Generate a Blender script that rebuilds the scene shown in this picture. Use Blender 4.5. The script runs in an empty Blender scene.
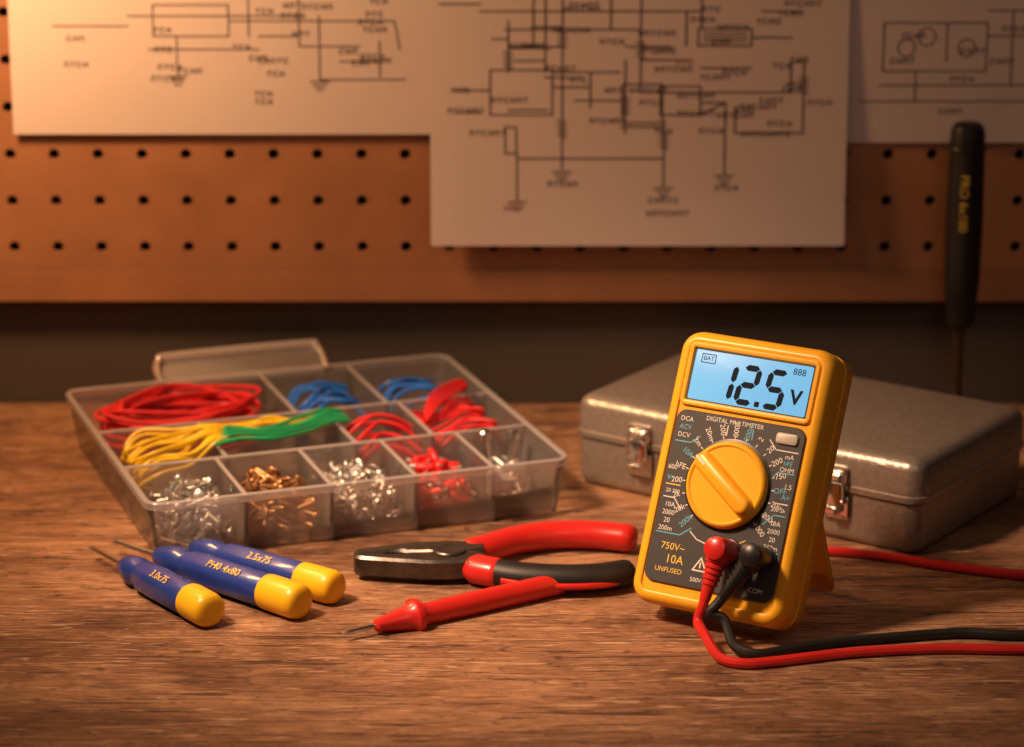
import bpy, math, random
from mathutils import Vector, Matrix
random.seed(7)
MM=0.001
scene=bpy.context.scene
COL=scene.collection
scene.view_settings.view_transform='Standard'

# ------------------------------------------------------------------ materials
def newmat(name):
    m=bpy.data.materials.new(name); m.use_nodes=True
    nt=m.node_tree; b=nt.nodes['Principled BSDF']
    return m,nt,b
def mat(name,col,rough=.45,metal=0.0,bump=0.0,bscale=400,var=0.0,vscale=60,spec=.5,emis=None,es=0,coat=0.0):
    m,nt,b=newmat(name)
    b.inputs['Base Color'].default_value=(*col,1)
    b.inputs['Roughness'].default_value=rough
    b.inputs['Metallic'].default_value=metal
    b.inputs['Specular IOR Level'].default_value=spec
    b.inputs['Coat Weight'].default_value=coat
    if emis:
        b.inputs['Emission Color'].default_value=(*emis,1); b.inputs['Emission Strength'].default_value=es
    tc=nt.nodes.new('ShaderNodeTexCoord')
    if var>0:
        n=nt.nodes.new('ShaderNodeTexNoise'); n.inputs['Scale'].default_value=vscale; n.inputs['Detail'].default_value=5
        nt.links.new(tc.outputs['Object'],n.inputs['Vector'])
        r=nt.nodes.new('ShaderNodeValToRGB')
        r.color_ramp.elements[0].position=.3; r.color_ramp.elements[1].position=.7
        r.color_ramp.elements[0].color=(*[c*(1-var) for c in col],1)
        r.color_ramp.elements[1].color=(*[min(1,c*(1+var)) for c in col],1)
        nt.links.new(n.outputs['Fac'],r.inputs['Fac']); nt.links.new(r.outputs['Color'],b.inputs['Base Color'])
    if bump>0:
        n=nt.nodes.new('ShaderNodeTexNoise'); n.inputs['Scale'].default_value=bscale; n.inputs['Detail'].default_value=3
        nt.links.new(tc.outputs['Object'],n.inputs['Vector'])
        bp=nt.nodes.new('ShaderNodeBump'); bp.inputs['Strength'].default_value=bump; bp.inputs['Distance'].default_value=.0005
        nt.links.new(n.outputs['Fac'],bp.inputs['Height']); nt.links.new(bp.outputs['Normal'],b.inputs['Normal'])
    return m

def wood_mat():
    m,nt,b=newmat('worn_wood'); N=nt.nodes.new; L=nt.links.new
    tc=N('ShaderNodeTexCoord')
    def noise(sc,scale,detail,rough=.6,dist=0,off=0,rot=0):
        mp=N('ShaderNodeMapping'); mp.inputs['Scale'].default_value=sc; mp.inputs['Location'].default_value=(off,off*.7,0); mp.inputs['Rotation'].default_value=(0,0,rot)
        L(tc.outputs['Object'],mp.inputs['Vector'])
        n=N('ShaderNodeTexNoise'); n.inputs['Scale'].default_value=scale; n.inputs['Detail'].default_value=detail
        n.inputs['Roughness'].default_value=rough; n.inputs['Distortion'].default_value=dist
        L(mp.outputs[0],n.inputs['Vector']); return n
    def ramp(n,stops):
        r=N('ShaderNodeValToRGB'); e=r.color_ramp.elements
        e[0].position,e[0].color=stops[0][0],(*stops[0][1],1); e[1].position,e[1].color=stops[-1][0],(*stops[-1][1],1)
        for p,c in stops[1:-1]:
            k=e.new(p); k.color=(*c,1)
        L(n.outputs['Fac'],r.inputs['Fac']); return r
    def mix(kind,f,a,bb):
        x=N('ShaderNodeMix'); x.data_type='RGBA'; x.blend_type=kind
        if isinstance(f,(int,float)): x.inputs[0].default_value=f
        else: L(f,x.inputs[0])
        L(a,x.inputs[6]); L(bb,x.inputs[7]); return x.outputs[2]
    grain=noise((1.0,5,5),8,12,.72,.8)
    g=ramp(grain,[(.32,(.18,.080,.038)),(.45,(.33,.168,.088)),(.56,(.45,.25,.135)),(.70,(.58,.35,.205))])
    fine=noise((1,12,12),55,12,.8,.5)
    fr=ramp(fine,[(.38,(.32,.26,.22)),(.47,(.76,.72,.68)),(.56,(1.08,1.08,1.08))])
    c=mix('MULTIPLY',.88,g.outputs[0],fr.outputs[0])
    patch=noise((1,1.5,1.5),9,10,.75,.5,2.3)
    pr=ramp(patch,[(.38,(.42,.32,.26)),(.48,(.82,.77,.73)),(.58,(1.18,1.14,1.1))])
    c=mix('MULTIPLY',.88,c,pr.outputs[0])
    spot=noise((1,1.6,1.6),80,8,.75)
    sr=ramp(spot,[(.36,(.22,.16,.13)),(.44,(1,1,1))])
    c=mix('MULTIPLY',.85,c,sr.outputs[0])
    scr=noise((1.2,26,26),10,5,.6,1.4,5)
    scr_r=ramp(scr,[(.37,(.18,.12,.09)),(.405,(1,1,1))])
    c=mix('MULTIPLY',.85,c,scr_r.outputs[0])
    pale=N('ShaderNodeRGB'); pale.outputs[0].default_value=(.80,.54,.36,1)
    def scratches(sc,scale,lo,hi,amt,off,rot,cc):
        s2=noise(sc,scale,3,.5,1.6,off,rot)
        s2r=ramp(s2,[(lo,(0,0,0)),(hi,(1,1,1))])
        f=N('ShaderNodeMath'); f.operation='MULTIPLY'; f.inputs[1].default_value=amt; L(s2r.outputs[0],f.inputs[0])
        return mix('MIX',f.outputs[0],cc,pale.outputs[0])
    c=scratches((2.5,30,30),10,.62,.67,.55,9,0,c)
    c=scratches((6,70,70),6,.64,.68,.55,3,.5,c)
    c=scratches((5,80,80),6,.65,.68,.55,14,-.35,c)
    L(c,b.inputs['Base Color'])
    rr=ramp(patch,[(.3,(.46,.46,.46)),(.7,(.66,.66,.66))]); L(rr.outputs[0],b.inputs['Roughness'])
    ad=N('ShaderNodeMath'); ad.operation='ADD'; L(fine.outputs['Fac'],ad.inputs[0]); L(spot.outputs['Fac'],ad.inputs[1])
    ad2=N('ShaderNodeMath'); ad2.operation='ADD'; L(ad.outputs[0],ad2.inputs[0]); L(scr_r.outputs[0],ad2.inputs[1])
    bp=N('ShaderNodeBump'); bp.inputs['Strength'].default_value=.65; bp.inputs['Distance'].default_value=.0016
    L(ad2.outputs[0],bp.inputs['Height']); L(bp.outputs[0],b.inputs['Normal'])
    return m

def frosted_mat(name,dens,rough):
    m=bpy.data.materials.new(name); m.use_nodes=True; nt=m.node_tree; nt.nodes.clear()
    N=nt.nodes.new; L=nt.links.new
    out=N('ShaderNodeOutputMaterial')
    tr=N('ShaderNodeBsdfTransparent'); tr.inputs[0].default_value=(1,.99,.985,1)
    df=N('ShaderNodeBsdfDiffuse'); df.inputs[0].default_value=(.97,.91,.91,1)
    tl=N('ShaderNodeBsdfTranslucent'); tl.inputs[0].default_value=(.97,.91,.91,1)
    gl=N('ShaderNodeBsdfGlossy'); gl.inputs['Roughness'].default_value=rough
    lw=N('ShaderNodeFresnel'); lw.inputs[0].default_value=1.5
    m1=N('ShaderNodeMixShader'); m1.inputs[0].default_value=.5; L(df.outputs[0],m1.inputs[1]); L(tl.outputs[0],m1.inputs[2])
    m2=N('ShaderNodeMixShader'); m2.inputs[0].default_value=dens; L(tr.outputs[0],m2.inputs[1]); L(m1.outputs[0],m2.inputs[2])
    m3=N('ShaderNodeMixShader'); L(lw.outputs[0],m3.inputs[0]); L(m2.outputs[0],m3.inputs[1]); L(gl.outputs[0],m3.inputs[2])
    L(m3.outputs[0],out.inputs[0]); return m

M={}
M['wood']=wood_mat()
M['wall']=mat('painted_wall',(.085,.068,.058),.8,var=.15,vscale=8)
M['floor']=mat('concrete_floor',(.12,.11,.10),.8,var=.2,vscale=6)
M['peg']=mat('hardboard',(.38,.172,.086),.55,var=.12,vscale=25,bump=.1,bscale=600)
M['paper']=mat('paper',(.70,.60,.58),.85,var=.03,vscale=12)
M['ink']=mat('ink',(.08,.045,.04),.8,var=.1)
M['redink']=mat('red_ink',(.45,.08,.05),.8,var=.1)
M['frost']=frosted_mat('frosted_plastic',.19,.14)
M['rim']=frosted_mat('frosted_plastic_rim',.6,.2)
M['yellow']=mat('yellow_plastic',(.92,.46,.02),.34,bump=.06,bscale=1500,var=.03)
M['dial']=mat('dial_plastic',(.94,.47,.02),.33,bump=.04,bscale=1500,var=.02)
M['face']=mat('faceplate',(.05,.05,.055),.42,var=.08)
M['black']=mat('black_plastic',(.012,.012,.013),.35,var=.1)
M['rubber']=mat('black_rubber',(.010,.009,.009),.5,bump=.1,bscale=1200,var=.1)
M['lcd']=mat('lcd_backlight',(.08,.22,.34),.35,var=.01,spec=.15,emis=(.18,.52,.88),es=.76)
M['seg']=mat('lcd_segment',(.004,.010,.030),.5,var=.05,spec=.1)
M['white']=mat('white_print',(.80,.76,.72),.5,var=.02)
M['cyanp']=mat('blue_print',(.12,.48,.70),.5,var=.02)
M['yelp']=mat('yellow_print',(.85,.60,.08),.5,var=.02)
M['grey']=mat('grey_button',(.55,.50,.42),.4,var=.03)
M['red']=mat('red_plastic',(.60,.022,.018),.32,var=.05,coat=.2)
M['redwire']=mat('red_wire',(.72,.025,.03),.35,var=.05)
M['bluewire']=mat('blue_wire',(.02,.18,.75),.35,var=.05)
M['yelwire']=mat('yellow_wire',(.90,.62,.02),.35,var=.05)
M['grnwire']=mat('green_wire',(.02,.38,.14),.35,var=.05)
M['blue']=mat('blue_handle',(.022,.050,.29),.3,var=.06,coat=.3)
M['ycap']=mat('yellow_cap',(.88,.51,.015),.33,var=.03)
M['steel']=mat('steel',(.62,.60,.57),.28,1,var=.08)
M['chrome']=mat('chrome',(.75,.72,.70),.18,1,var=.05)
M['dsteel']=mat('dark_steel',(.11,.10,.095),.34,.85,bump=.15,bscale=900,var=.25,vscale=200)
M['brass']=mat('brass',(.46,.26,.12),.42,.9,var=.25,vscale=300)
M['zinc']=mat('zinc',(.60,.58,.56),.40,.9,var=.25,vscale=300)
M['case']=mat('hammered_paint',(.34,.295,.255),.36,.6,bump=.6,bscale=420,var=.12,vscale=300)
M['seam']=mat('dark_seam',(.03,.028,.025),.6,var=.1)
M['amber']=mat('browned_shaft',(.10,.055,.035),.4,.6,var=.2)

# ------------------------------------------------------------------ geometry helpers
def empty(name,loc=(0,0,0),mx=None):
    e=bpy.data.objects.new(name,None); e.empty_display_size=.02; COL.objects.link(e)
    if mx is not None: e.matrix_world=mx
    else: e.location=Vector(loc)*MM
    return e
def rrloop(w,h,r,seg=6):
    r=max(r,.01); pts=[]
    for cx,cy,a0 in((w/2-r,h/2-r,0),(-w/2+r,h/2-r,90),(-w/2+r,-h/2+r,180),(w/2-r,-h/2+r,270)):
        for i in range(seg+1):
            a=math.radians(a0+90*i/seg); pts.append((cx+r*math.cos(a),cy+r*math.sin(a)))
    return pts
def catmull(pts,n=10,closed=False):
    P=[Vector(p) for p in pts]; out=[]; m=len(P)
    rng=range(m) if closed else range(m-1)
    for i in rng:
        if closed: p0,p1,p2,p3=P[(i-1)%m],P[i],P[(i+1)%m],P[(i+2)%m]
        else: p0,p1,p2,p3=P[max(i-1,0)],P[i],P[i+1],P[min(i+2,m-1)]
        for k in range(n):
            t=k/n
            out.append(.5*((2*p1)+(p2-p0)*t+(2*p0-5*p1+4*p2-p3)*t*t+(3*p1-p0-3*p2+p3)*t**3))
    if not closed: out.append(P[-1])
    return out
_tx={}
def textgeo(s,size):
    k=(s,size)
    if k in _tx: return _tx[k]
    c=bpy.data.curves.new('t','FONT'); c.body=s; c.size=size; c.align_x='CENTER'; c.align_y='CENTER'; c.resolution_u=3
    o=bpy.data.objects.new('t',c); COL.objects.link(o); bpy.context.view_layer.update()
    me=bpy.data.meshes.new_from_object(o.evaluated_get(bpy.context.evaluated_depsgraph_get()))
    v=[tuple(x.co) for x in me.vertices]; f=[tuple(p.vertices) for p in me.polygons]
    bpy.data.objects.remove(o); bpy.data.curves.remove(c); bpy.data.meshes.remove(me)
    _tx[k]=(v,f); return v,f

class Geo:
    def __init__(s): s.v=[];s.f=[];s.mi=[];s.mats=[]
    def _m(s,m):
        if m not in s.mats: s.mats.append(m)
        return s.mats.index(m)
    def add(s,v,f,m,mx=None):
        b=len(s.v); i=s._m(m)
        for p in v:
            p=Vector(p); s.v.append(mx@p if mx is not None else p)
        for q in f: s.f.append([b+k for k in q]); s.mi.append(i)
        return s
    def loft(s,loops,m,mx=None,cap0=True,cap1=True,closed=True):
        n=len(loops[0]); v=[p for l in loops for p in l]; f=[]
        for j in range(len(loops)-1):
            for i in range(n if closed else n-1):
                k=(i+1)%n; f.append((j*n+i,j*n+k,(j+1)*n+k,(j+1)*n+i))
        if cap0: f.append(tuple(range(n-1,-1,-1)))
        if cap1: f.append(tuple((len(loops)-1)*n+i for i in range(n)))
        return s.add(v,f,m,mx)
    def rr(s,w,h,r,prof,m,c=(0,0),mx=None,seg=6,cap0=True,cap1=True):
        loops=[]
        for z,ins in prof:
            loops.append([(c[0]+x,c[1]+y,z) for x,y in rrloop(w-2*ins,h-2*ins,max(r-ins,.3),seg)])
        return s.loft(loops,m,mx,cap0,cap1)
    def box(s,x0,x1,y0,y1,z0,z1,m,b=.4,mx=None):
        b=min(b,(x1-x0)/2.2,(y1-y0)/2.2,(z1-z0)/2.2)
        return s.rr(x1-x0,y1-y0,max(b,.05),[(z0,b),(z0+b,0),(z1-b,0),(z1,b)],m,((x0+x1)/2,(y0+y1)/2),mx,2)
    def lathe(s,prof,m,mx=None,seg=24,mod=None):
        loops=[]
        for z,r in prof:
            loops.append([((r*(mod(2*math.pi*i/seg,z) if mod else 1))*math.cos(2*math.pi*i/seg),(r*(mod(2*math.pi*i/seg,z) if mod else 1))*math.sin(2*math.pi*i/seg),z) for i in range(seg)])
        return s.loft(loops,m,mx)
    def tube(s,pts,r,m,seg=10,n=8,closed=False,mx=None,smooth=True,rf=None):
        P=catmull(pts,n,closed) if smooth else [Vector(p) for p in pts]
        loops=[];N=len(P);up=None
        for i in range(N):
            if closed: t=(P[(i+1)%N]-P[i-1])
            else: t=P[min(i+1,N-1)]-P[max(i-1,0)]
            if t.length<1e-9: t=Vector((1,0,0))
            t.normalize()
            if up is None:
                up=Vector((0,0,1)) if abs(t.z)<.9 else Vector((1,0,0))
            up=(up-t*up.dot(t)); up.normalize(); sd=t.cross(up)
            rr=rf(i/(N-1)) if rf else r
            loops.append([tuple(P[i]+(sd*math.cos(2*math.pi*k/seg)+up*math.sin(2*math.pi*k/seg))*rr) for k in range(seg)])
        if closed: loops.append(loops[0])
        return s.loft(loops,m,mx,not closed,not closed)
    def text(s,st,size,m,mx):
        v,f=textgeo(st,size); return s.add(v,f,m,mx)
    def quad(s,x0,y0,x1,y1,w,m,mx=None,z=0):
        d=Vector((x1-x0,y1-y0)); L=d.length or 1; d/=L; n=Vector((-d.y,d.x))*w/2; e=d*w/2
        a=Vector((x0,y0))-e; b=Vector((x1,y1))+e
        return s.add([(a.x-n.x,a.y-n.y,z),(b.x-n.x,b.y-n.y,z),(b.x+n.x,b.y+n.y,z),(a.x+n.x,a.y+n.y,z)],[(0,1,2,3)],m,mx)
    def build(s,name,parent=None,smooth=True,ang=35):
        me=bpy.data.meshes.new(name)
        me.from_pydata([tuple(p*MM) for p in s.v],[],s.f)
        for m in s.mats: me.materials.append(M[m])
        me.polygons.foreach_set('material_index',s.mi)
        me.validate()
        if smooth:
            me.polygons.foreach_set('use_smooth',[True]*len(me.polygons))
            me.set_sharp_from_angle(angle=math.radians(ang))
        o=bpy.data.objects.new(name,me); COL.objects.link(o)
        if parent: o.parent=parent
        return o
def T(x,y,z): return Matrix.Translation((x,y,z))
def R(a,ax): return Matrix.Rotation(a,4,ax)
def axis(p0,p1):
    """frame: local z runs p0->p1, local x horizontal, local y as upright as possible"""
    p0=Vector(p0);d=(Vector(p1)-p0).normalized()
    x=Vector((d.y,-d.x,0)); x=x.normalized() if x.length>1e-6 else Vector((1,0,0)); y=d.cross(x)
    if y.z<0: x=-x;y=-y
    return Matrix(((x.x,y.x,d.x,p0.x),(x.y,y.y,d.y,p0.y),(x.z,y.z,d.z,p0.z),(0,0,0,1)))
def wm(mx_mm):
    m=mx_mm.copy(); m.translation=m.translation*MM; return m

# ------------------------------------------------------------------ room
WY=1652
g=Geo(); g.box(-1500,1500,WY,WY+80,-760,1500,'wall',1); g.build('wall_back')
g=Geo(); g.box(-1500,1500,-900,WY+80,-800,-760,'floor',1); g.build('floor')
# workbench
wb=empty('workbench',(0,1200,0))
g=Geo(); g.box(-820,820,-480,WY-1200-1,-38,0,'wood',3); g.build('worktop',wb)
for i,(x,y) in enumerate(((-760,-420),(760,-420),(-760,400),(760,400))):
    g=Geo(); g.box(x-35,x+35,y-35,y+35,-760,-38,'wood',3); g.build('leg_%d'%(i+1),wb)
g=Geo(); g.box(-720,720,-430,-405,-130,-38,'wood',2); g.box(-720,720,385,410,-130,-38,'wood',2); g.build('apron',wb)

# pegboard (real drilled holes)
PY=1640
peg=empty('pegboard',(0,PY,0))
g=Geo(); cw,ch=24.5,26.6; x0h=-59.6; z0h=94.7; hr=3.1
V=[];F=[]
cols=range(-20,27); rows=range(0,13)
def ringpts(cx,cz):
    inner=[];outer=[]
    for i in range(16):
        a=2*math.pi*i/16; c,s=math.cos(a),math.sin(a); k=1/max(abs(c),abs(s))
        inner.append((cx+hr*c,cz+hr*s)); outer.append((cx+c*k*cw/2,cz+s*k*ch/2))
    return inner,outer
for cI in cols:
    for rI in rows:
        inn,out=ringpts(x0h+cI*cw,z0h+rI*ch)
        b=len(V)
        V+=[(x,0,z) for x,z in inn]+[(x,0,z) for x,z in out]+[(x,5,z) for x,z in inn]+[(x,5,z) for x,z in out]
        for i in range(16):
            k=(i+1)%16
            F+=[(b+i,b+k,b+16+k,b+16+i),(b+i,b+k,b+32+k,b+32+i),(b+32+i,b+48+i,b+48+k,b+32+k)]
g.add(V,F,'peg')
xa=x0h+(-20-.5)*cw; xb=x0h+(26+.5)*cw; zb=z0h-ch/2; zt=z0h+12.5*ch
g.build('perforated_panel',peg,smooth=False)
g=Geo(); g.box(xa,xb,0,5,62.4,zb,'peg',.6); g.box(xa,xb,0,5,zt,zt+18,'peg',.6)
g.build('panel_border',peg)
g=Geo(); g.box(xa+4,xb-4,5,WY-PY,66,86,'peg',.6); g.box(xa+4,xb-4,5,WY-PY,zt-5,zt+14,'peg',.6); g.build('mounting_battens',peg)

# ------------------------------------------------------------------ schematics
def pz(py): return 234.4-.557*py-.00004*py*py
def px(p): return (p-512)*.5535
def sheet(name,xl,xr,zlo,zhi,yc,curl,draw):
    """hanging sheet, bottom edge curls away from the board by curl mm; drawn line-work follows it"""
    e=empty(name,(0,yc,0)); g=Geo()
    def yy(z): 
        t=(z-zlo)/(zhi-zlo); return -curl*(1-t)**2
    nx,nz=6,16; v=[];f=[]
    for j in range(nz+1):
        z=zlo+(zhi-zlo)*j/nz
        for i in range(nx+1): v.append((xl+(xr-xl)*i/nx,yy(z),z))
    for j in range(nz):
        for i in range(nx): a=j*(nx+1)+i; f.append((a,a+1,a+nx+2,a+nx+1))
    b=len(v); v+=[(x,y+.25,z) for x,y,z in v]; f+=[tuple(k+b for k in reversed(q)) for q in f]
    g.add(v,f,'paper'); g.build('sheet',e)
    g=Geo()
    def line(x0,y0,x1,y1,w=.85,m='ink'):
        X0,Z0,X1,Z1=px(x0),pz(y0),px(x1),pz(y1)
        n=max(1,int(abs(Z1-Z0)/12))
        for k in range(n):
            t0,t1=k/n,(k+1)/n
            A=(X0+(X1-X0)*t0,Z0+(Z1-Z0)*t0);B=(X0+(X1-X0)*t1,Z0+(Z1-Z0)*t1)
            d=Vector((B[0]-A[0],B[1]-A[1])); L=d.length or 1; d/=L; q=Vector((-d.y,d.x))*w/2; ee=d*w/2
            P=[(A[0]-ee.x-q.x,A[1]-ee.y-q.y),(B[0]+ee.x-q.x,B[1]+ee.y-q.y),(B[0]+ee.x+q.x,B[1]+ee.y+q.y),(A[0]-ee.x+q.x,A[1]-ee.y+q.y)]
            g.add([(a,yy(max(zlo,min(zhi,c)))-.25,c) for a,c in P],[(0,1,2,3)],m)
    draw(line); g.build('line_work',e,smooth=False)
    return e
def rect(l,a,b,c,d,w=.8):
    l(a,b,c,b,w);l(c,b,c,d,w);l(c,d,a,d,w);l(a,d,a,b,w)
def gnd(l,x,y,m='ink'):
    for k,wd in enumerate((9,6,3)): l(x-wd,y+4*k,x+wd,y+4*k,.8,m)
def label(l,x,y,n=4,m='ink'):
    # tiny lettering strokes
    for k in range(n):
        X=x+k*6.4; q=(k*7+int(x)+int(y))%4
        if q==0: l(X,y-2.2,X,y+2.2,.55,m);l(X,y-2.2,X+3.4,y-2.2,.55,m);l(X+3.4,y-2.2,X+3.4,y+2.2,.55,m)
        elif q==1: l(X,y-2.2,X,y+2.2,.55,m);l(X,y,X+3.4,y,.55,m);l(X+3.4,y-2.2,X+3.4,y+2.2,.55,m)
        elif q==2: l(X,y-2.2,X,y+2.2,.55,m);l(X,y+2.2,X+3.4,y+2.2,.55,m);l(X,y-2.2,X+3.4,y-2.2,.55,m)
        else: l(X+1.7,y-2.2,X+1.7,y+2.2,.55,m);l(X,y-2.2,X+3.4,y-2.2,.55,m)
def res_(l,x,y,h=18):
    for k in range(4): l(x-4,y+k*h/4,x+4,y+k*h/4+2,.9)
def draw_c(l):
    rnd=random.Random(3)
    rect(l,490,68,552,112);rect(l,622,82,662,120);rect(l,697,27,750,44);rect(l,505,124,516,150);rect(l,660,84,700,112)
    for a in((562,-30,562,165),(545,-30,545,70),(640,-30,640,90),(664,118,664,182),(517,150,517,198),(725,100,725,170),(803,60,803,130),(735,105,735,130),(590,70,590,105),(625,58,625,130),(790,60,790,88),(700,-10,700,27),(508,20,508,70),(685,10,685,44),(533,-20,533,45),(610,-20,610,28)): l(*a)
    for a in((455,88,490,88),(517,155,664,155),(552,70,620,70),(640,90,790,90),(575,98,622,98),(505,28,640,28),(508,45,560,45),(700,100,725,100),(735,130,803,130),(790,60,803,60),(620,124,664,124),(455,110,480,110),(480,10,700,10),(640,58,690,58),(750,36,790,36),(700,66,750,66),(552,85,590,85),(440,3,480,3),(760,10,800,10)): l(*a)
    l(700,112,725,100);
    for y in(31,34,37,40): l(702,y,745,y,.5)
    gnd(l,517,198,'ink');gnd(l,562,168);gnd(l,664,184);gnd(l,725,172)
    label(l,505,204,3,'redink'); label(l,548,180,5);label(l,650,196,5);label(l,716,184,4);label(l,648,209,7);label(l,742,131,8);label(l,808,100,4);label(l,782,88,3)
    label(l,448,108,6);label(l,470,130,6);label(l,452,88,3);label(l,700,128,4);label(l,605,88,3);label(l,640,100,4)
    label(l,655,128,3);label(l,508,44,4);label(l,676,60,3,'redink');label(l,590,118,5);label(l,570,78,3);label(l,760,98,4);label(l,700,75,5);label(l,755,20,4);label(l,600,40,4)
    for x,y in((562,30),(562,118),(640,40),(664,130),(803,75),(625,95),(508,50)): res_(l,x,y)
    for k in range(26):
        x=rnd.uniform(460,820);y=rnd.uniform(0,122); label(l,x,y,rnd.randint(3,6))
    for k in range(8):
        x=rnd.choice((562,640,625,545,508));y=rnd.uniform(15,110); l(x,y,x+rnd.uniform(15,45)*rnd.choice((-1,1)),y)
def draw_l(l):
    rnd=random.Random(5)
    rect(l,155,4,230,35,.7)
    for a in((130,15,300,15),(178,35,178,75),(230,20,395,20),(320,15,320,78),(380,40,380,75),(395,20,400,48),(250,-10,250,35),(300,-20,300,45)): l(*a,.7)
    for a in((150,48,260,48),(300,45,360,45),(320,78,405,78),(260,35,300,35),(340,60,380,60),(55,25,130,25)): l(*a,.7)
    gnd(l,178,75);gnd(l,320,80)
    label(l,255,92,3);label(l,255,100,3)
    for k in range(24): label(l,rnd.uniform(60,380),rnd.uniform(0,80),rnd.randint(3,5))
def draw_r(l):
    rect(l,882,22,985,70,.7)
    for a in((985,10,1024,10),(915,70,915,100),(945,22,945,60),(880,84,1030,84),(860,100,1040,100),(985,35,1060,35),(1010,10,1010,84)): l(*a,.7)
    for x,y in((890,60),(900,35),(940,110),(990,60),(1000,28),(950,78),(960,50)): label(l,x,y,4)
    for x,y in((905,47),(965,47),(925,36)):
        for k in range(8):
            a=k*math.pi/4;b=a+math.pi/4; l(x+9*math.cos(a),y+9*math.sin(a),x+9*math.cos(b),y+9*math.sin(b),.6)
sheet('circuit_schematic',-45.3,185.6,97.9,330,1638,9,draw_c)
sheet('circuit_schematic.001',-277,-34,160,400,1639,3,draw_l)
sheet('circuit_schematic.002',175,420,155,400,1639.2,2,draw_r)

# ------------------------------------------------------------------ hanging screwdriver
hs=empty('hanging_screwdriver',(250,1614,0))
g=Geo()
fl=lambda a,z: 1-.05*(math.cos(6*a)*.5+.5)*(1 if 70<z<150 else 0)
g.lathe([(56,6.5),(57,7.5),(62,8),(66,7.6),(70,8.8),(85,10.2),(115,10.6),(140,10.2),(158,9.6),(166,9.4),(169.5,8.3),(171,6.2)],'rubber',seg=48,mod=fl); g.build('handle',hs)
g=Geo(); g.lathe([(50,3),(56,4.2),(57,4.2)],'dsteel');g.lathe([(14,3.2),(20,2.4),(24,2.4),(50,2.9)],'amber'); g.box(-3.4,3.4,-.6,.6,9,16,'amber',.3); g.build('blade',hs)
g=Geo()
v,f=textgeo('PRO 6x100',6.8)
vv=[]
for x,y,z in v:
    a=-math.pi/2-.22+y/10.9; vv.append((11.0*math.cos(a),11.0*math.sin(a),128-x))
g.add(vv,f,'yelp'); g.build('handle_print',hs)
g=Geo(); g.tube([(0,26,160),(0,14,160),(0,10.5,159.5)],1.1,'dsteel'); 
g.tube([(10.8*math.cos(a),10.8*math.sin(a),158) for a in [k*math.pi/8 for k in range(16)]],1.0,'black',closed=True,n=2); g.build('peg_hook',hs)

# ------------------------------------------------------------------ metal case
rotc=-.6133
ce=empty('metal_case',mx=wm(T(150.3,1495.6,0)@R(rotc,'Z')))
W,D,Hc,sm=206,122,49,27
g=Geo()
g.rr(W-3,D-3,9,[(0,4),(1.2,1.8),(3.5,.3),(6,0),(sm-1,0)],'case'); g.build('base_shell',ce)
g=Geo(); g.rr(W-5,D-5,9,[(sm-1.2,0),(sm+.8,0)],'seam'); g.build('seam_gasket',ce)
g=Geo(); g.rr(W,D,10,[(sm,1.2),(sm,.1),(sm+.5,0),(sm+3.0,0),(sm+3.5,.9),(Hc-6,1.2),(Hc-3.4,2.2),(Hc-1.4,4.2),(Hc-.4,7),(Hc,11)],'case',seg=8); g.build('lid_shell',ce)
for i,x in enumerate((-60,56)):
    g=Geo(); mx=T(x,-D/2,0)@R(math.pi/2,'X')   # local x right, y up, z outward
    g.rr(15,12,1.5,[(-.5,0),(.6,0),(1,.4)],'chrome',(0,sm-8.5),mx)
    g.rr(13,9,1.5,[(-1.5,0),(.6,0),(1,.4)],'chrome',(0,sm+8.5),mx)
    g.rr(9.5,17,2,[(1,.3),(2.4,0),(3.6,.5),(4,1.2)],'chrome',(0,sm-3),mx)
    g.rr(7,4,1,[(3.6,0),(5.4,.2),(6.4,1)],'chrome',(0,sm-9.5),mx)
    g.tube([(-5.5,sm-5,2.6),(-5.5,sm+3,3),(-5,sm+9,2.6),(0,sm+10,2.5),(5,sm+9,2.6),(5.5,sm+3,3),(5.5,sm-5,2.6)],.75,'chrome',mx=mx)
    g.rr(7,3,.8,[(.8,0),(3.5,.2),(4,.6)],'chrome',(0,sm+7.2),mx)
    for sx in(-5.2,5.2):
        for yy in(sm-13,sm+11.6):
            g.lathe([(.8,1.1),(1.6,.9),(1.9,.3)],'steel',mx@T(sx,yy,0),10)
    g.tube([(-6,sm-5,2),(6,sm-5,2)],1.2,'steel',smooth=False,mx=mx)
    g.build('latch_%d'%(i+1),ce)
g=Geo(); mx=T(0,-D/2,0)@R(math.pi/2,'X')
for sx in(-22,22): g.rr(7,10,1.5,[(-1,0),(1,0),(1.5,.5)],'chrome',(sx,14),mx)
g.tube([(-22,14,1.5),(-22,11,5),(-17,8,7),(0,7.5,7.5),(17,8,7),(22,11,5),(22,14,1.5)],1.7,'dsteel',mx=mx); g.build('carry_handle',ce)
g=Geo(); mx=T(0,D/2-1,0)
for sx in(-60,55): g.tube([(sx-12,1.5,sm+.5),(sx+12,1.5,sm+.5)],1.8,'steel',smooth=False,mx=mx)
g.build('hinges',ce)

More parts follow.
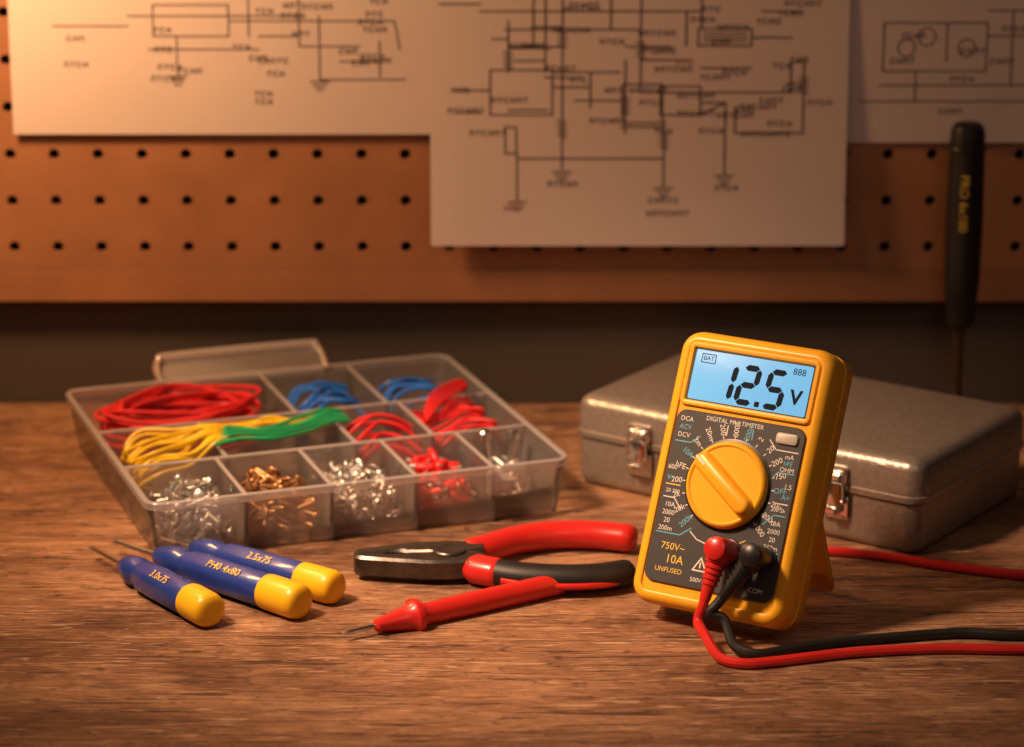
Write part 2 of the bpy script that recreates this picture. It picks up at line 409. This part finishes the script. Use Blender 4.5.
# ------------------------------------------------------------------ multimeter
psi=math.radians(31); al=math.radians(24)
cs,sn,a_,b_=math.cos(psi),math.sin(psi),math.sin(al),math.cos(al)
TH=28
z0=TH*a_
mm_mx=Matrix(((cs,a_*sn,-sn*b_,86.5),(-sn,a_*cs,-cs*b_,1283),(0,b_,a_,z0),(0,0,0,1)))
me_=empty('digital_multimeter',mx=wm(mm_mx))
Wm,Hm=79,129
cc=(0,Hm/2)
g=Geo()
g.rr(Wm,Hm,10,[(-TH,4),(-TH+1.2,1.6),(-TH+4,.2),(-17,0),(-16.2,.9),(-15.2,.9),(-14.4,0),(-6,0),(-3,.7),(-1.2,1.9),(-.3,3.4),(0,4.6),(-.3,5.6),(-1.2,6.0)],'yellow',cc,seg=8,cap0=True,cap1=True)
g.build('housing',me_)
# display bezel
g=Geo()
g.rr(67,30,3.2,[(-1.6,0),(-.3,0),(.3,.5),(.4,1.2),(.2,2.2),(-1.0,3.0)],'yellow',(0,108.4),seg=5,cap0=False,cap1=False)
g.build('display_bezel',me_)
g=Geo(); g.rr(62,25,1.2,[(-1.5,0),(-.75,0)],'black',(0,108.4)); g.build('display_gasket',me_)
g=Geo(); g.rr(60,23.4,.8,[(-1,0),(-.55,0),(-.5,.1)],'lcd',(0,108.4)); g.build('lcd_screen',me_)
# digits
g=Geo()
def seg7(dig,cx,cy,w,h,t,sl=.10):
    S={'a':((-1,1),(1,1)),'b':((1,1),(1,0)),'c':((1,0),(1,-1)),'d':((-1,-1),(1,-1)),'e':((-1,0),(-1,-1)),'f':((-1,1),(-1,0)),'g':((-1,0),(1,0))}
    tab={'1':'bc','2':'abged','5':'afgcd','8':'abcdefg'}
    for k in tab[dig]:
        (x0,y0),(x1,y1)=S[k]; a=Vector((x0*w/2,y0*h/2));b=Vector((x1*w/2,y1*h/2)); d=(b-a).normalized(); n=Vector((-d.y,d.x)); a+=d*t*.08;b-=d*t*.08
        P=[a,a+d*t*.5+n*t*.5,b-d*t*.5+n*t*.5,b,b-d*t*.5-n*t*.5,a+d*t*.5-n*t*.5]
        g.add([(cx+p.x+p.y*sl,cy+p.y,-.42) for p in P],[(0,1,2,3,4,5)],'seg')
seg7('1',-12.2,107,7,16.2,2.8);seg7('2',-.8,107,7.8,16.2,2.8);seg7('5',13.0,107,7.8,16.2,2.8)
g.rr(2.5,2.5,.5,[(-.45,0),(-.42,0)],'seg',(5.4,99.0))
for ox in(-.3,-.15,0,.15,.3): g.text('V',10,'seg',T(24+ox,104.7,-.42+ox*.02))
g.text('888',4.4,'seg',T(23.5,116.6,-.42)); g.text('BAT',3,'seg',T(-23,116.4,-.42)); 
for a in((-26.5,118.4,-19.5,118.4),(-19.5,118.4,-19.5,114.4),(-19.5,114.4,-26.5,114.4),(-26.5,114.4,-26.5,118.4)): g.quad(*a,.4,'seg',z=-.42)
g.build('lcd_digits',me_,smooth=False)
# face plate
g=Geo(); g.rr(66,81,5,[(-1.5,0),(-.2,0),(.1,.35)],'face',(0,51),seg=6); g.build('face_plate',me_)
# dial
DX,DY=0,60
g=Geo(); g.lathe([(.1,21.6),(.35,21.6),(.5,21.2)],'black',T(DX,DY,0),64)
g.lathe([(.3,20.2),(1.0,20.4),(3.2,19.8),(4.0,19.2),(4.3,18.4),(4.0,17.7),(3.6,17.4)],'dial',T(DX,DY,0),64)
da=math.radians(-36)
g.rr(38,9.5,4.7,[(3,0),(7.4,.5),(8.6,1.3),(9.1,2.4)],'dial',(0,0),T(DX,DY,0)@R(da,'Z'),8)
g.quad(-17.5,0,-12.5,0,1.1,'white',T(DX,DY,9.15)@R(da,'Z'))
g.build('rotary_dial',me_)
# printed scale
g=Geo()
FZ=.16
labels=['OFF','750','200','20','2','200m','2000','200','20m','2m','10A','hFE','200','2k','20k','200k','2M','hz','1.5','9V','200','1000','200u','20u']
n=len(labels)
for i,s_ in enumerate(labels):
    a=math.pi*2*i/n+.06
    c,s=math.cos(a),math.sin(a)
    rad=26.2
    x,y=DX+rad*c,DY+rad*s
    if not(-31<x<31 and 31<y<89): continue
    rot=a if c>=0 else a+math.pi
    if math.sin(a)<-.75 and abs(c)<.6: continue
    m_='white' if i%5 else 'cyanp'
    g.text(s_,3.7,m_,T(x,y,FZ)@R(rot,'Z'))
    g.quad(DX+22.0*c,DY+22.0*s,DX+23.0*c,DY+23.0*s,.45,'white',z=FZ)
for sx in(-1,1):
    for k in range(4):
        g.text(['200m','20','2000','10A'][k],3.2,'white',T(sx*27,35.5+k*3.7,FZ))
    for k in range(3):
        g.text(['DCV','ACV','DCA'][k] if sx<0 else ['OHM','hFE','mA'][k],3.1,'cyanp' if k==1 else 'white',T(sx*27.3,79.5+k*3.8 if sx<0 else 71.5+k*3,FZ))
    g.text('200 2k' if sx>0 else '20 200',2.6,'white',T(sx*27,53,FZ)); g.text('1.5' if sx>0 else '600',3.2,'white',T(sx*29.5,64,FZ)); g.text('V~' if sx<0 else 'A=',3.4,'cyanp',T(sx*29.3,59,FZ))
g.text('DIGITAL MULTIMETER',3.0,'white',T(-3,88.9,FZ))
pol=lambda pts,m_:[g.quad(*pts[i],*pts[i+1],.5,m_,z=FZ) for i in range(len(pts)-1)]
pol([(-31,76.5),(-23,76.5),(-19,80)],'cyanp');pol([(-31,56),(-24,56)],'yelp');pol([(-31,50),(-25.5,50),(-21,45)],'white')
pol([(31,80),(20,80),(16,84)],'white');pol([(31,70),(23,70),(21,67)],'cyanp');pol([(31,56),(25,56)],'white');pol([(31,50.5),(25.5,50.5),(21,45.5)],'cyanp')
pol([(-31,33.5),(-19,33.5),(-14,37.5)],'cyanp');pol([(31,33.5),(30,33.5)],'cyanp');pol([(-14,36),(-10,33),(-4,31.5)],'white');pol([(14,36.5),(10,34),(5,32.8)],'yelp')
pol([(-6,87),(-6,82.6)],'white');pol([(7,87),(7,82.6)],'cyanp')
g.text('750V~',4.6,'yelp',T(-21,27.5,FZ));g.text('10A',5.6,'yelp',T(-19,21.8,FZ));g.text('UNFUSED',3.2,'yelp',T(-21,16.6,FZ))
g.text('500V MAX',2.8,'white',T(-3,14.6,FZ));g.text('COM',3.2,'white',T(24,15,FZ))
for a,b in(((-9,19),(-5.6,25)),((-5.6,25),(-2.2,19)),((-2.2,19),(-9,19))): g.quad(*a,*b,.7,'white',z=FZ)
g.quad(-5.6,20.6,-5.6,22.8,.7,'white',z=FZ)
g.build('face_print',me_,smooth=False)
g=Geo(); g.rr(11,5.2,1.6,[(0,0),(1.2,.2),(1.6,.9)],'grey',(24.5,85.6)); g.build('hold_button',me_)
g=Geo()
JR=(7.5,30);JB=(25,30)
for x,y in(JR,JB):
    g.lathe([(0,6.4),(1,6.4),(1.4,5.8)],'black',T(x,y,0),28)
g.build('input_jacks',me_)
# tilt stand
g=Geo()
hin=Vector((0,72,-TH-.5))
inv=mm_mx.inverted()
foot_w=mm_mx@hin; foot_w=Vector((foot_w.x+sn*26,foot_w.y+cs*26,1.6)); ft=inv@foot_w
d=(ft-hin); Ls=d.length; d.normalize(); xs=Vector((1,0,0)); zs=xs.cross(d)
smx=Matrix(((xs.x,d.x,zs.x,hin.x),(xs.y,d.y,zs.y,hin.y),(xs.z,d.z,zs.z,hin.z),(0,0,0,1)))
g.rr(58,12,3,[(-1.6,.5),(-1,0),(1,0),(1.6,.5)],'yellow',(0,Ls-6),smx)
for sx in(-1,1): g.rr(12,Ls,3,[(-1.6,.5),(-1,0),(1,0),(1.6,.5)],'yellow',(sx*23,Ls/2),smx)
g.rr(58,10,3,[(-1.6,.5),(-1,0),(1,0),(1.6,.5)],'yellow',(0,5),smx)
g.build('tilt_stand',me_)

# ------------------------------------------------------------------ test leads
def plug(x,y,colr,name,parent,lean):
    g=Geo(); mx=mm_mx@T(x,y,1.4)
    g.lathe([(0,4.8),(1,5.6),(4,5.8),(9,5.6),(13,5.8),(15.5,5.2),(16.6,3.4)],colr,mx,24)
    m2=mm_mx@T(x,y,10.5)@R(lean,'Z')@R(math.pi/2,'X')   # runs down the face
    rib=[(0,5.0),(3,5.8)]
    for k in range(5): rib+=[(5+k*2.6,5.2-k*.35),(6.2+k*2.6,5.2-k*.35),(6.3+k*2.6,4.4-k*.35),(7.4+k*2.6,4.4-k*.35)]
    rib+=[(19,2.9),(24,2.5)]
    g.lathe(rib,colr,m2,24)
    end=m2@Vector((0,0,23)); dr=(m2.to_3x3()@Vector((0,0,1)))
    g.build(name,parent); return end,dr
lead_r=empty('red_test_lead'); lead_b=empty('black_test_lead')
e1,d1=plug(*JR,'red','banana_plug',lead_r,-.10)
e2,d2=plug(*JB,'black','banana_plug',lead_b,-.50)
g=Geo()
g.tube([e1-d1*3,e1+d1*4,e1+d1*11,(87,1262,9),(93,1251,3),(103,1245,2.4),(116,1247,2.4),(132,1252,2.4),(157,1259,2.4),(194,1263,2.4),(232,1262,2.4),(290,1268,2.4),(350,1290,2.4),(372,1320,2.4),(345,1350,2.4),(290,1353,2.4),(246,1358,2.4),(208,1372,2.4),(180,1386,2.4),(150,1393,2.4),(120,1392,2.4),(98,1384,2.4)],2.4,'red',n=12); g.build('cable',lead_r)
g=Geo()
g.tube([e2-d2*3,e2+d2*4,e2+d2*10,(96,1269,14),(100,1261,5),(109,1256,2.6),(121,1260,2.4),(136,1266.5,2.4),(152,1272,2.4),(175,1277,2.4),(205,1282,2.4),(235,1279,2.4),(300,1284,2.4),(400,1300,2.4),(520,1330,2.4)],2.4,'rubber',n=12); g.build('cable',lead_b)

# ------------------------------------------------------------------ test probe
pa=Vector((-77.5,1277,4.2)); pb=Vector((26,1341,5.4))
tp=empty('red_test_probe',mx=wm(axis(pa,pb))); L=(pb-pa).length
g=Geo(); g.lathe([(0,.2),(2,.8),(4,1.1),(18,1.1),(20,1.1)],'steel'); g.build('probe_tip',tp)
g=Geo(); g.lathe([(17,1.6),(18,3.0),(24,4.2),(30,5.4),(35,6.6),(37,8.6),(38.5,8.8),(40,8.4),(41,6.2),(44,5.4),(46,5.2),(L*.55,5.6),(L-6,5.4),(L-2,5.2),(L-.4,4.4),(L,3)],'red',seg=32,mod=lambda a,z:1-.04*(math.cos(8*a)>0)*(1 if 46<z<L-8 or 20<z<34 else 0))
g.build('probe_body',tp)

# ------------------------------------------------------------------ precision screwdrivers
txang=math.radians(125)
def sdriver(p0,p1,h0,rmax,txt,idx):
    L=(Vector(p1)-Vector(p0)).length
    e=empty('precision_screwdriver'+('' if idx==0 else '.%03d'%idx),mx=wm(axis(p0,p1)))
    g=Geo(); g.lathe([(0,.7),(1,1.2),(3,1.3),(h0+2,1.4)],'steel',seg=12); g.box(-1.6,1.6,-.45,.45,-1,3,'steel',.2); g.build('blade',e)
    hl=L-h0; cap=h0+hl*.765
    r=rmax
    g=Geo()
    fl=lambda a,z:1-.07*(.5+.5*math.cos(6*a))*(1 if h0+hl*.24<z<cap-3 else 0)
    g.lathe([(h0,r*.35),(h0+1,r*.5),(h0+4,r*.62),(h0+hl*.10,r*.80),(h0+hl*.17,r*.88),(h0+hl*.20,r*.74),(h0+hl*.23,r*.76),(h0+hl*.27,r*.94),(h0+hl*.4,r*1.0),(h0+hl*.6,r*.99),(cap-1,r*.95),(cap,r*.92)],'blue',seg=48,mod=fl); g.build('handle',e)
    g=Geo(); g.lathe([(cap-.5,r*.9),(cap,r*.97),(cap+2,r),(L-5,r),(L-2,r*.93),(L-.6,r*.78),(L,r*.5)],'ycap',seg=36); g.build('end_cap',e)
    g=Geo(); v,f=textgeo(txt,5.6); vv=[]
    for x,y,z in v:
        zz=h0+hl*.52+x; aa=txang-y/r
        vv.append((r*1.02*math.cos(aa),r*1.02*math.sin(aa),zz))
    g.add(vv,f,'yelp'); g.build('handle_print',e)
    return e
sdriver((-206,1386,6.5),(-138,1293,8.5),32,8.5,'3.0x75',0)
sdriver((-196,1394,7),(-97,1304,8.7),32,8.7,'PH0 4x80',1)
sdriver((-183,1405,6.5),(-82,1324,8.3),34,8.3,'2.5x75',2)

# ------------------------------------------------------------------ pliers
pl=empty('combination_pliers',(-33,1364,0))
def prism(g,pts,z0,z1,m,bv=.8):
    n=len(pts); 
    def inset(d):
        out=[]
        for i in range(n):
            a=Vector(pts[i-1]);b=Vector(pts[i]);c=Vector(pts[(i+1)%n])
            e1=(b-a).normalized();e2=(c-b).normalized(); nn=Vector((-e1.y-e2.y,e1.x+e2.x)); nn=nn.normalized() if nn.length>1e-6 else Vector((0,0))
            out.append((b.x+nn.x*d,b.y+nn.y*d))
        return out
    loops=[[(x,y,z0) for x,y in inset(bv)],[(x,y,z0+bv) for x,y in pts],[(x,y,z1-bv) for x,y in pts],[(x,y,z1) for x,y in inset(bv)]]
    g.loft(loops,m)
tilt=R(.06,'Z')
up=[(-43,.25),(-30,.25),(-27.5,1.8),(-20,2.1),(-17,.25),(-7,.25),(-2,-4),(8,-4),(20,3),(20,15),(10,14),(3,15),(-8,14.2),(-20,11.5),(-32,8.6),(-40,6.2),(-42.7,4.5),(-43.4,2.6)]
g=Geo(); g1=Geo(); prism(g1,up,2.6,13,'dsteel',1.3); g.v=[tilt@p for p in g1.v]; g.f=g1.f; g.mi=[g._m('dsteel')]*len(g1.f); g.build('jaw_upper',pl)
lo=[(x,-y) for x,y in up][::-1]
g=Geo(); g1=Geo(); prism(g1,lo,2.4,12.8,'dsteel',1.3); g.v=[tilt@p for p in g1.v]; g.f=g1.f; g.mi=[g._m('dsteel')]*len(g1.f); g.build('jaw_lower',pl)
g=Geo(); g.lathe([(2,8),(13.3,8.2),(13.9,7.6),(14.1,6.2),(13.7,5.4),(13.7,1)],'dsteel',tilt@T(3,0,0),32)
for k in range(9):
    g.quad(-41.5+k*1.6,3.2,-41.5+k*1.6,-3.2,.5,'seam',tilt,z=13.05)
g.build('pivot_rivet',pl)
def flat_tube(g,pts,rw,rz,m,n=10,seg=18,rfun=None,z=None):
    P=catmull(pts,n); loops=[];N=len(P)
    for i in range(N):
        t=(P[min(i+1,N-1)]-P[max(i-1,0)]).normalized(); sd=Vector((t.y,-t.x,0)).normalized()
        k=rfun(i/(N-1)) if rfun else 1
        loops.append([tuple(P[i]+sd*rw*k*math.cos(2*math.pi*q/seg)+Vector((0,0,rz*k*math.sin(2*math.pi*q/seg)))) for q in range(seg)])
    g.loft(loops,m)
prof=lambda t: (.6+.4*min(1,t/.10)**.6)*(1 if t<.93 else math.sqrt(max(0.02,1-((t-.93)/.07)**2)))
uh=[(10,11,7.4),(20,18,7.4),(36,31,7.4),(55,38,7.4),(75,38,7.4),(95,32,7.4)]
lh=[(12,-8,7.4),(22,-14,7.4),(38,-21,7.4),(58,-24,7.4),(76,-22,7.4),(91,-15,7.4)]
g=Geo(); flat_tube(g,uh[:3],3.5,3.2,'dsteel'); g.build('tang_upper',pl)
g=Geo(); flat_tube(g,lh[:3],3.5,3.2,'dsteel'); g.build('tang_lower',pl)
g=Geo(); flat_tube(g,uh[0:1]+[(19,17,7.4)]+uh[2:],7.8,7.0,'red',rfun=prof); g.build('grip_upper',pl)
g=Geo(); flat_tube(g,lh,7.4,6.8,'rubber',rfun=prof); g.build('grip_lower',pl)
g=Geo(); flat_tube(g,[(11.5,-8,7.4),(16,-11,7.4),(22,-14.4,7.4),(30,-18,7.4)],8.0,7.2,'red',rfun=lambda t:(.6+.4*min(1,t/.3)) if t<.8 else 1-.35*(t-.8)/.2)
g.tube([(28,-24.5,6.5),(42,-29.6,6),(58,-31.3,6),(74,-29.3,6),(88,-22.5,6)],1.7,'red')
g.build('grip_lower_inlay',pl)

# ------------------------------------------------------------------ parts organizer
oc=Vector((-107.5,1512,0)); orot=.34
om=T(*oc)@R(orot,'Z'); omx=wm(om)
oe=empty('parts_organizer_box',mx=omx)
OW,OD,OH=221,206,31
g=Geo()
g.rr(OW,OD,9,[(0,7.5),(.6,6.2),(2,5.6),(OH-4,1.8)],'frost',seg=6,cap1=False)
g.rr(OW,OD,9,[(OH-4,1.8),(OH-3.9,.2),(OH-.5,0),(OH,.5),(OH,2.6),(OH-.6,3.2)],'rim',seg=6,cap0=False,cap1=False)
g.rr(OW,OD,9,[(OH-.6,3.2),(3,7.2),(1.6,8.2)],'frost',seg=6,cap0=False)
g.build('tray',oe)
YB,YM=24,-38
fx=[-60,-16,28,69]; mxs=[-54,15,57]; bx=[0,51]
g=Geo(); zt=OH-.8
def div(x0,x1,y0,y1):
    g.box(x0,x1,y0,y1,1.6,zt-1.2,'frost',.4)
    g.box(x0-.25,x1+.25,y0-.25,y1+.25,zt-1.3,zt,'rim',.4)
div(-OW/2+3.5,OW/2-3.5,YB-.8,YB+.8);div(-OW/2+3.5,OW/2-3.5,YM-.8,YM+.8)
for x in fx: div(x-.8,x+.8,-OD/2+3.5,YM-.8)
for x in mxs: div(x-.8,x+.8,YM+.8,YB-.8)
for x in bx: div(x-.8,x+.8,YB+.8,OD/2-3.5)
g.build('dividers',oe)
g=Geo()
hx0,hx1=-56,40
g.tube([(hx0,OD/2-2,OH-3),(hx0,OD/2+8,OH+3),(hx0+3,OD/2+14,OH+7),(hx0+10,OD/2+16,OH+8.5),(hx1-10,OD/2+16,OH+8.5),(hx1-3,OD/2+14,OH+7),(hx1,OD/2+8,OH+3),(hx1,OD/2-2,OH-3)],2.8,'rim',n=5)
mh=T(0,OD/2,OH-3)@R(math.radians(33),'X'); g.box(hx0+2,hx1-2,0,17,-.6,.6,'frost',.3,mh)
g.build('folding_handle',oe)
g=Geo()
for x in(-75,75): g.rr(22,14,2,[(0,0),(1.8,.3),(2.2,1)],'frost',(x,OH-8),T(0,-OD/2-1.6,0)@R(math.pi/2,'X')@T(0,0,-1.4))
g.build('front_latches',oe)

rnd=random.Random(11)
def scatter(name,n,x0,x1,y0,y1,hz,fn,flat=.5):
    e=empty(name,mx=omx); g=Geo(); cx,cy=(x0+x1)/2,(y0+y1)/2
    for i in range(n):
        x=rnd.uniform(x0,x1);y=rnd.uniform(y0,y1)
        q=1-.30*(abs(x-cx)/(x1-x0)*2)**2-.25*(abs(y-cy)/(y1-y0)*2)**2
        z=3.6+ (i/n)*hz*q
        mx=T(x,y,z)@R(rnd.uniform(0,6.28),'Z')@R(rnd.uniform(-flat,flat)*min(1,z/12)+math.pi/2,'Y')@R(rnd.uniform(0,6.28),'Z')
        fn(g,mx)
    g.build('pile',e); return e
def screw(l,m):
    def fn(g,mx):
        g.lathe([(-l/2,.4),(-l/2+1.5,1.15),(l/2-1.6,1.25),(l/2-1.4,2.7),(l/2-.4,3.0),(l/2,2.3)],m,mx,10)
    return fn
def nut(g,mx):
    mx=mx@R(math.pi/2,'Y'); g.loft([[(r*math.cos(k*math.pi/6),r*math.sin(k*math.pi/6),z) for k in range(12)] for r,z in((1.6,0),(3.1,0),(3.3,.6),(3.3,1.6),(3.0,2.0),(1.6,2.0),(1.6,0))],'zinc',mx,False,False)
def conn(g,mx):
    g.lathe([(-6,1.7),(-5.6,2.0),(2,2.0),(3,1.4),(3.4,1.1)],'redwire',mx,10); g.box(-1.3,1.3,-.4,.4,3,6.5,'zinc',.2,mx)
yf0,yf1=-OD/2+16,YM-9
scatter('silver_screws',190,-90,-70.5,yf0,yf1,22,screw(17,'zinc'))
scatter('brass_screws',190,-50,-26,yf0,yf1,22,screw(16,'brass'))
scatter('hex_nuts',340,-10,22,yf0-2,yf1+3,23,nut,1.2)
scatter('crimp_connectors',170,36,61,yf0,yf1,22,conn)
scatter('steel_bolts',110,79,92,yf0,yf1,16,screw(15,'zinc'))
bl=empty('long_bolt',mx=omx); g=Geo()
for p0,p1 in(((83,-56,6),(79,-54,38)),((90,-60,5),(97,-52,36))):
    g.lathe([(0,1.8),(20,1.9),(24,2.2),(24.2,3.4),(28,3.4),(29,2.6)],'steel',axis(p0,p1),12)
g.build('bolts',bl)

def wires(name,strands,mtl,r=1.15):
    e=empty(name,mx=omx); g=Geo()
    for s in strands: g.tube(s,r,mtl,seg=8,n=7)
    g.build('strands',e); return e
# red coil
st=[]
for k in range(5):
    pts=[]; turns=5
    cx,cy=-54+rnd.uniform(-2,2),62+rnd.uniform(-2,2)
    for i in range(turns*10):
        a=i*2*math.pi/10+k; A=37+7*math.sin(i*.37+k)+rnd.uniform(-2,2); B=22+7*math.sin(i*.53+2*k)+rnd.uniform(-2,2)
        pts.append((cx+A*math.cos(a),cy+B*math.sin(a),6+k*4.8+i*.1+2.4*math.sin(i*.9)))
    st.append(pts)
wires('red_wire_coil',st,'redwire',1.25)
# blue
def bluerun(x0,x1,n):
    st=[]
    for k in range(n):
        y=36+k*50/n; w=x1-x0
        st.append([(x0+1,y+rnd.uniform(-4,4),8+k*.6),(x0+w*.25,y+8*math.sin(k),22+rnd.uniform(0,7)),(x0+w*.6,y+6*math.cos(k*2),24+rnd.uniform(0,7)),(x1-3,y+rnd.uniform(-5,5),14+rnd.uniform(0,10))])
    return st
wires('blue_wire_bundle',bluerun(5,47,12),'bluewire')
wires('blue_wire_bundle.001',bluerun(55,98,6),'bluewire')
# yellow: loops in the left cell, then a loose run over the divider into the next cell
st=[]
for k in range(16):
    y=-29+k*3.0; zz=14+rnd.uniform(0,10); w=rnd.uniform(-3,3)
    st.append([(-90,y*.8+3,zz-4),(-99+rnd.uniform(0,4),y*.9+1,zz),(-86,max(-31,y+5*math.sin(k)),zz+7),(-69,max(-31,y*.9+3*math.cos(k)),zz+8),(-54,y*.7+w,32+rnd.uniform(0,2.5)),(-36,-8+k*1.5+rnd.uniform(-4,4),26+rnd.uniform(0,6)),(-18,-8+k*1.5+rnd.uniform(-4,4),26+rnd.uniform(0,6)),(0,-6+k*1.3+rnd.uniform(-3,3),27+rnd.uniform(0,5)),(12,-4+k*1.4,29+rnd.uniform(0,3))])
wires('yellow_wire_bundle',st,'yelwire',1.0)
st=[]
for k in range(6):
    st.append([(-57+2*k,-27+k*4.2+rnd.uniform(-2,2),33),(-44,-28+k*4.8+rnd.uniform(-2,2),33+rnd.uniform(0,2)),(-26,-26+k*4.6+rnd.uniform(-2,2),31+rnd.uniform(0,3)),(-6,-18+k*4+rnd.uniform(-2,2),31+rnd.uniform(0,3)),(10,-10+k*3.4,33+rnd.uniform(0,2)),(20,-8+k*3.4,31+rnd.uniform(0,3))])
wires('green_wire_bundle',st,'grnwire',1.05)
st=[]
for k in range(22):
    a=k*.7; y=-7+13*math.sin(a); z=15+9*math.cos(a)+5
    st.append([(18.5,y*1.4,z-5+rnd.uniform(-1,1)),(28,y*1.1,z+2),(36,y*.8,z+4),(46,y*1.1,z+2),(54,y*1.4,z-4+rnd.uniform(-1,1))])
wires('red_wire_bundle',st,'redwire',1.1)
st=[]
for k in range(14):
    y=-30+k*3.4
    st.append([(60,y,16+k*.8),(71,y+5*math.sin(k),25),(84,y+4,28+rnd.uniform(-2,2)),(95,y+6*math.cos(k)-2,24+rnd.uniform(0,7)),(98,min(y+8,18),18)])
for k in range(4): st.append([(62+k,-10+4*k,28),(74,2+5*k,34),(88,13+5*k,36),(97,25+3*k,35),(98,35+3*k,28)])
wires('red_wire_bundle.001',st,'redwire',1.0)

# ------------------------------------------------------------------ lights
def area(name,loc,tgt,size,power,col):
    l=bpy.data.lights.new(name,'AREA'); l.shape='DISK'; l.size=size; l.energy=power; l.color=col
    o=bpy.data.objects.new(name,l); COL.objects.link(o); o.location=loc
    o.rotation_euler=(Vector(tgt)-Vector(loc)).to_track_quat('-Z','Y').to_euler(); return o
def spot(name,loc,tgt,ang,power,col,rad,blend=1):
    l=bpy.data.lights.new(name,'SPOT'); l.energy=power; l.color=col; l.spot_size=math.radians(ang); l.spot_blend=blend; l.shadow_soft_size=rad
    o=bpy.data.objects.new(name,l); COL.objects.link(o); o.location=loc
    o.rotation_euler=(Vector(tgt)-Vector(loc)).to_track_quat('-Z','Y').to_euler(); return o
spot('key_lamp',(-.50,1.12,.80),(0.01,1.37,0.02),33,66,(1,.62,.38),.07)
area('wall_lamp',(-.35,1.48,.41),(-.27,1.64,.18),.09,2.1,(1,.52,.22))
area('fill_lamp',(.35,.3,1.1),(0.05,1.4,0),.6,1.3,(1,.76,.60))
w=bpy.data.worlds.new('world'); scene.world=w; w.use_nodes=True
w.node_tree.nodes['Background'].inputs[0].default_value=(.5,.34,.26,1); w.node_tree.nodes['Background'].inputs[1].default_value=.055

# ------------------------------------------------------------------ camera
cam=bpy.data.cameras.new('camera'); co=bpy.data.objects.new('camera',cam); COL.objects.link(co)
co.location=(0,0,.506); co.rotation_euler=(math.radians(90-16.5),0,0)
cam.lens=36*3000/1024; cam.sensor_width=36; cam.clip_start=.01
cam.dof.use_dof=True; cam.dof.focus_distance=1.375; cam.dof.aperture_fstop=7.2
scene.camera=co
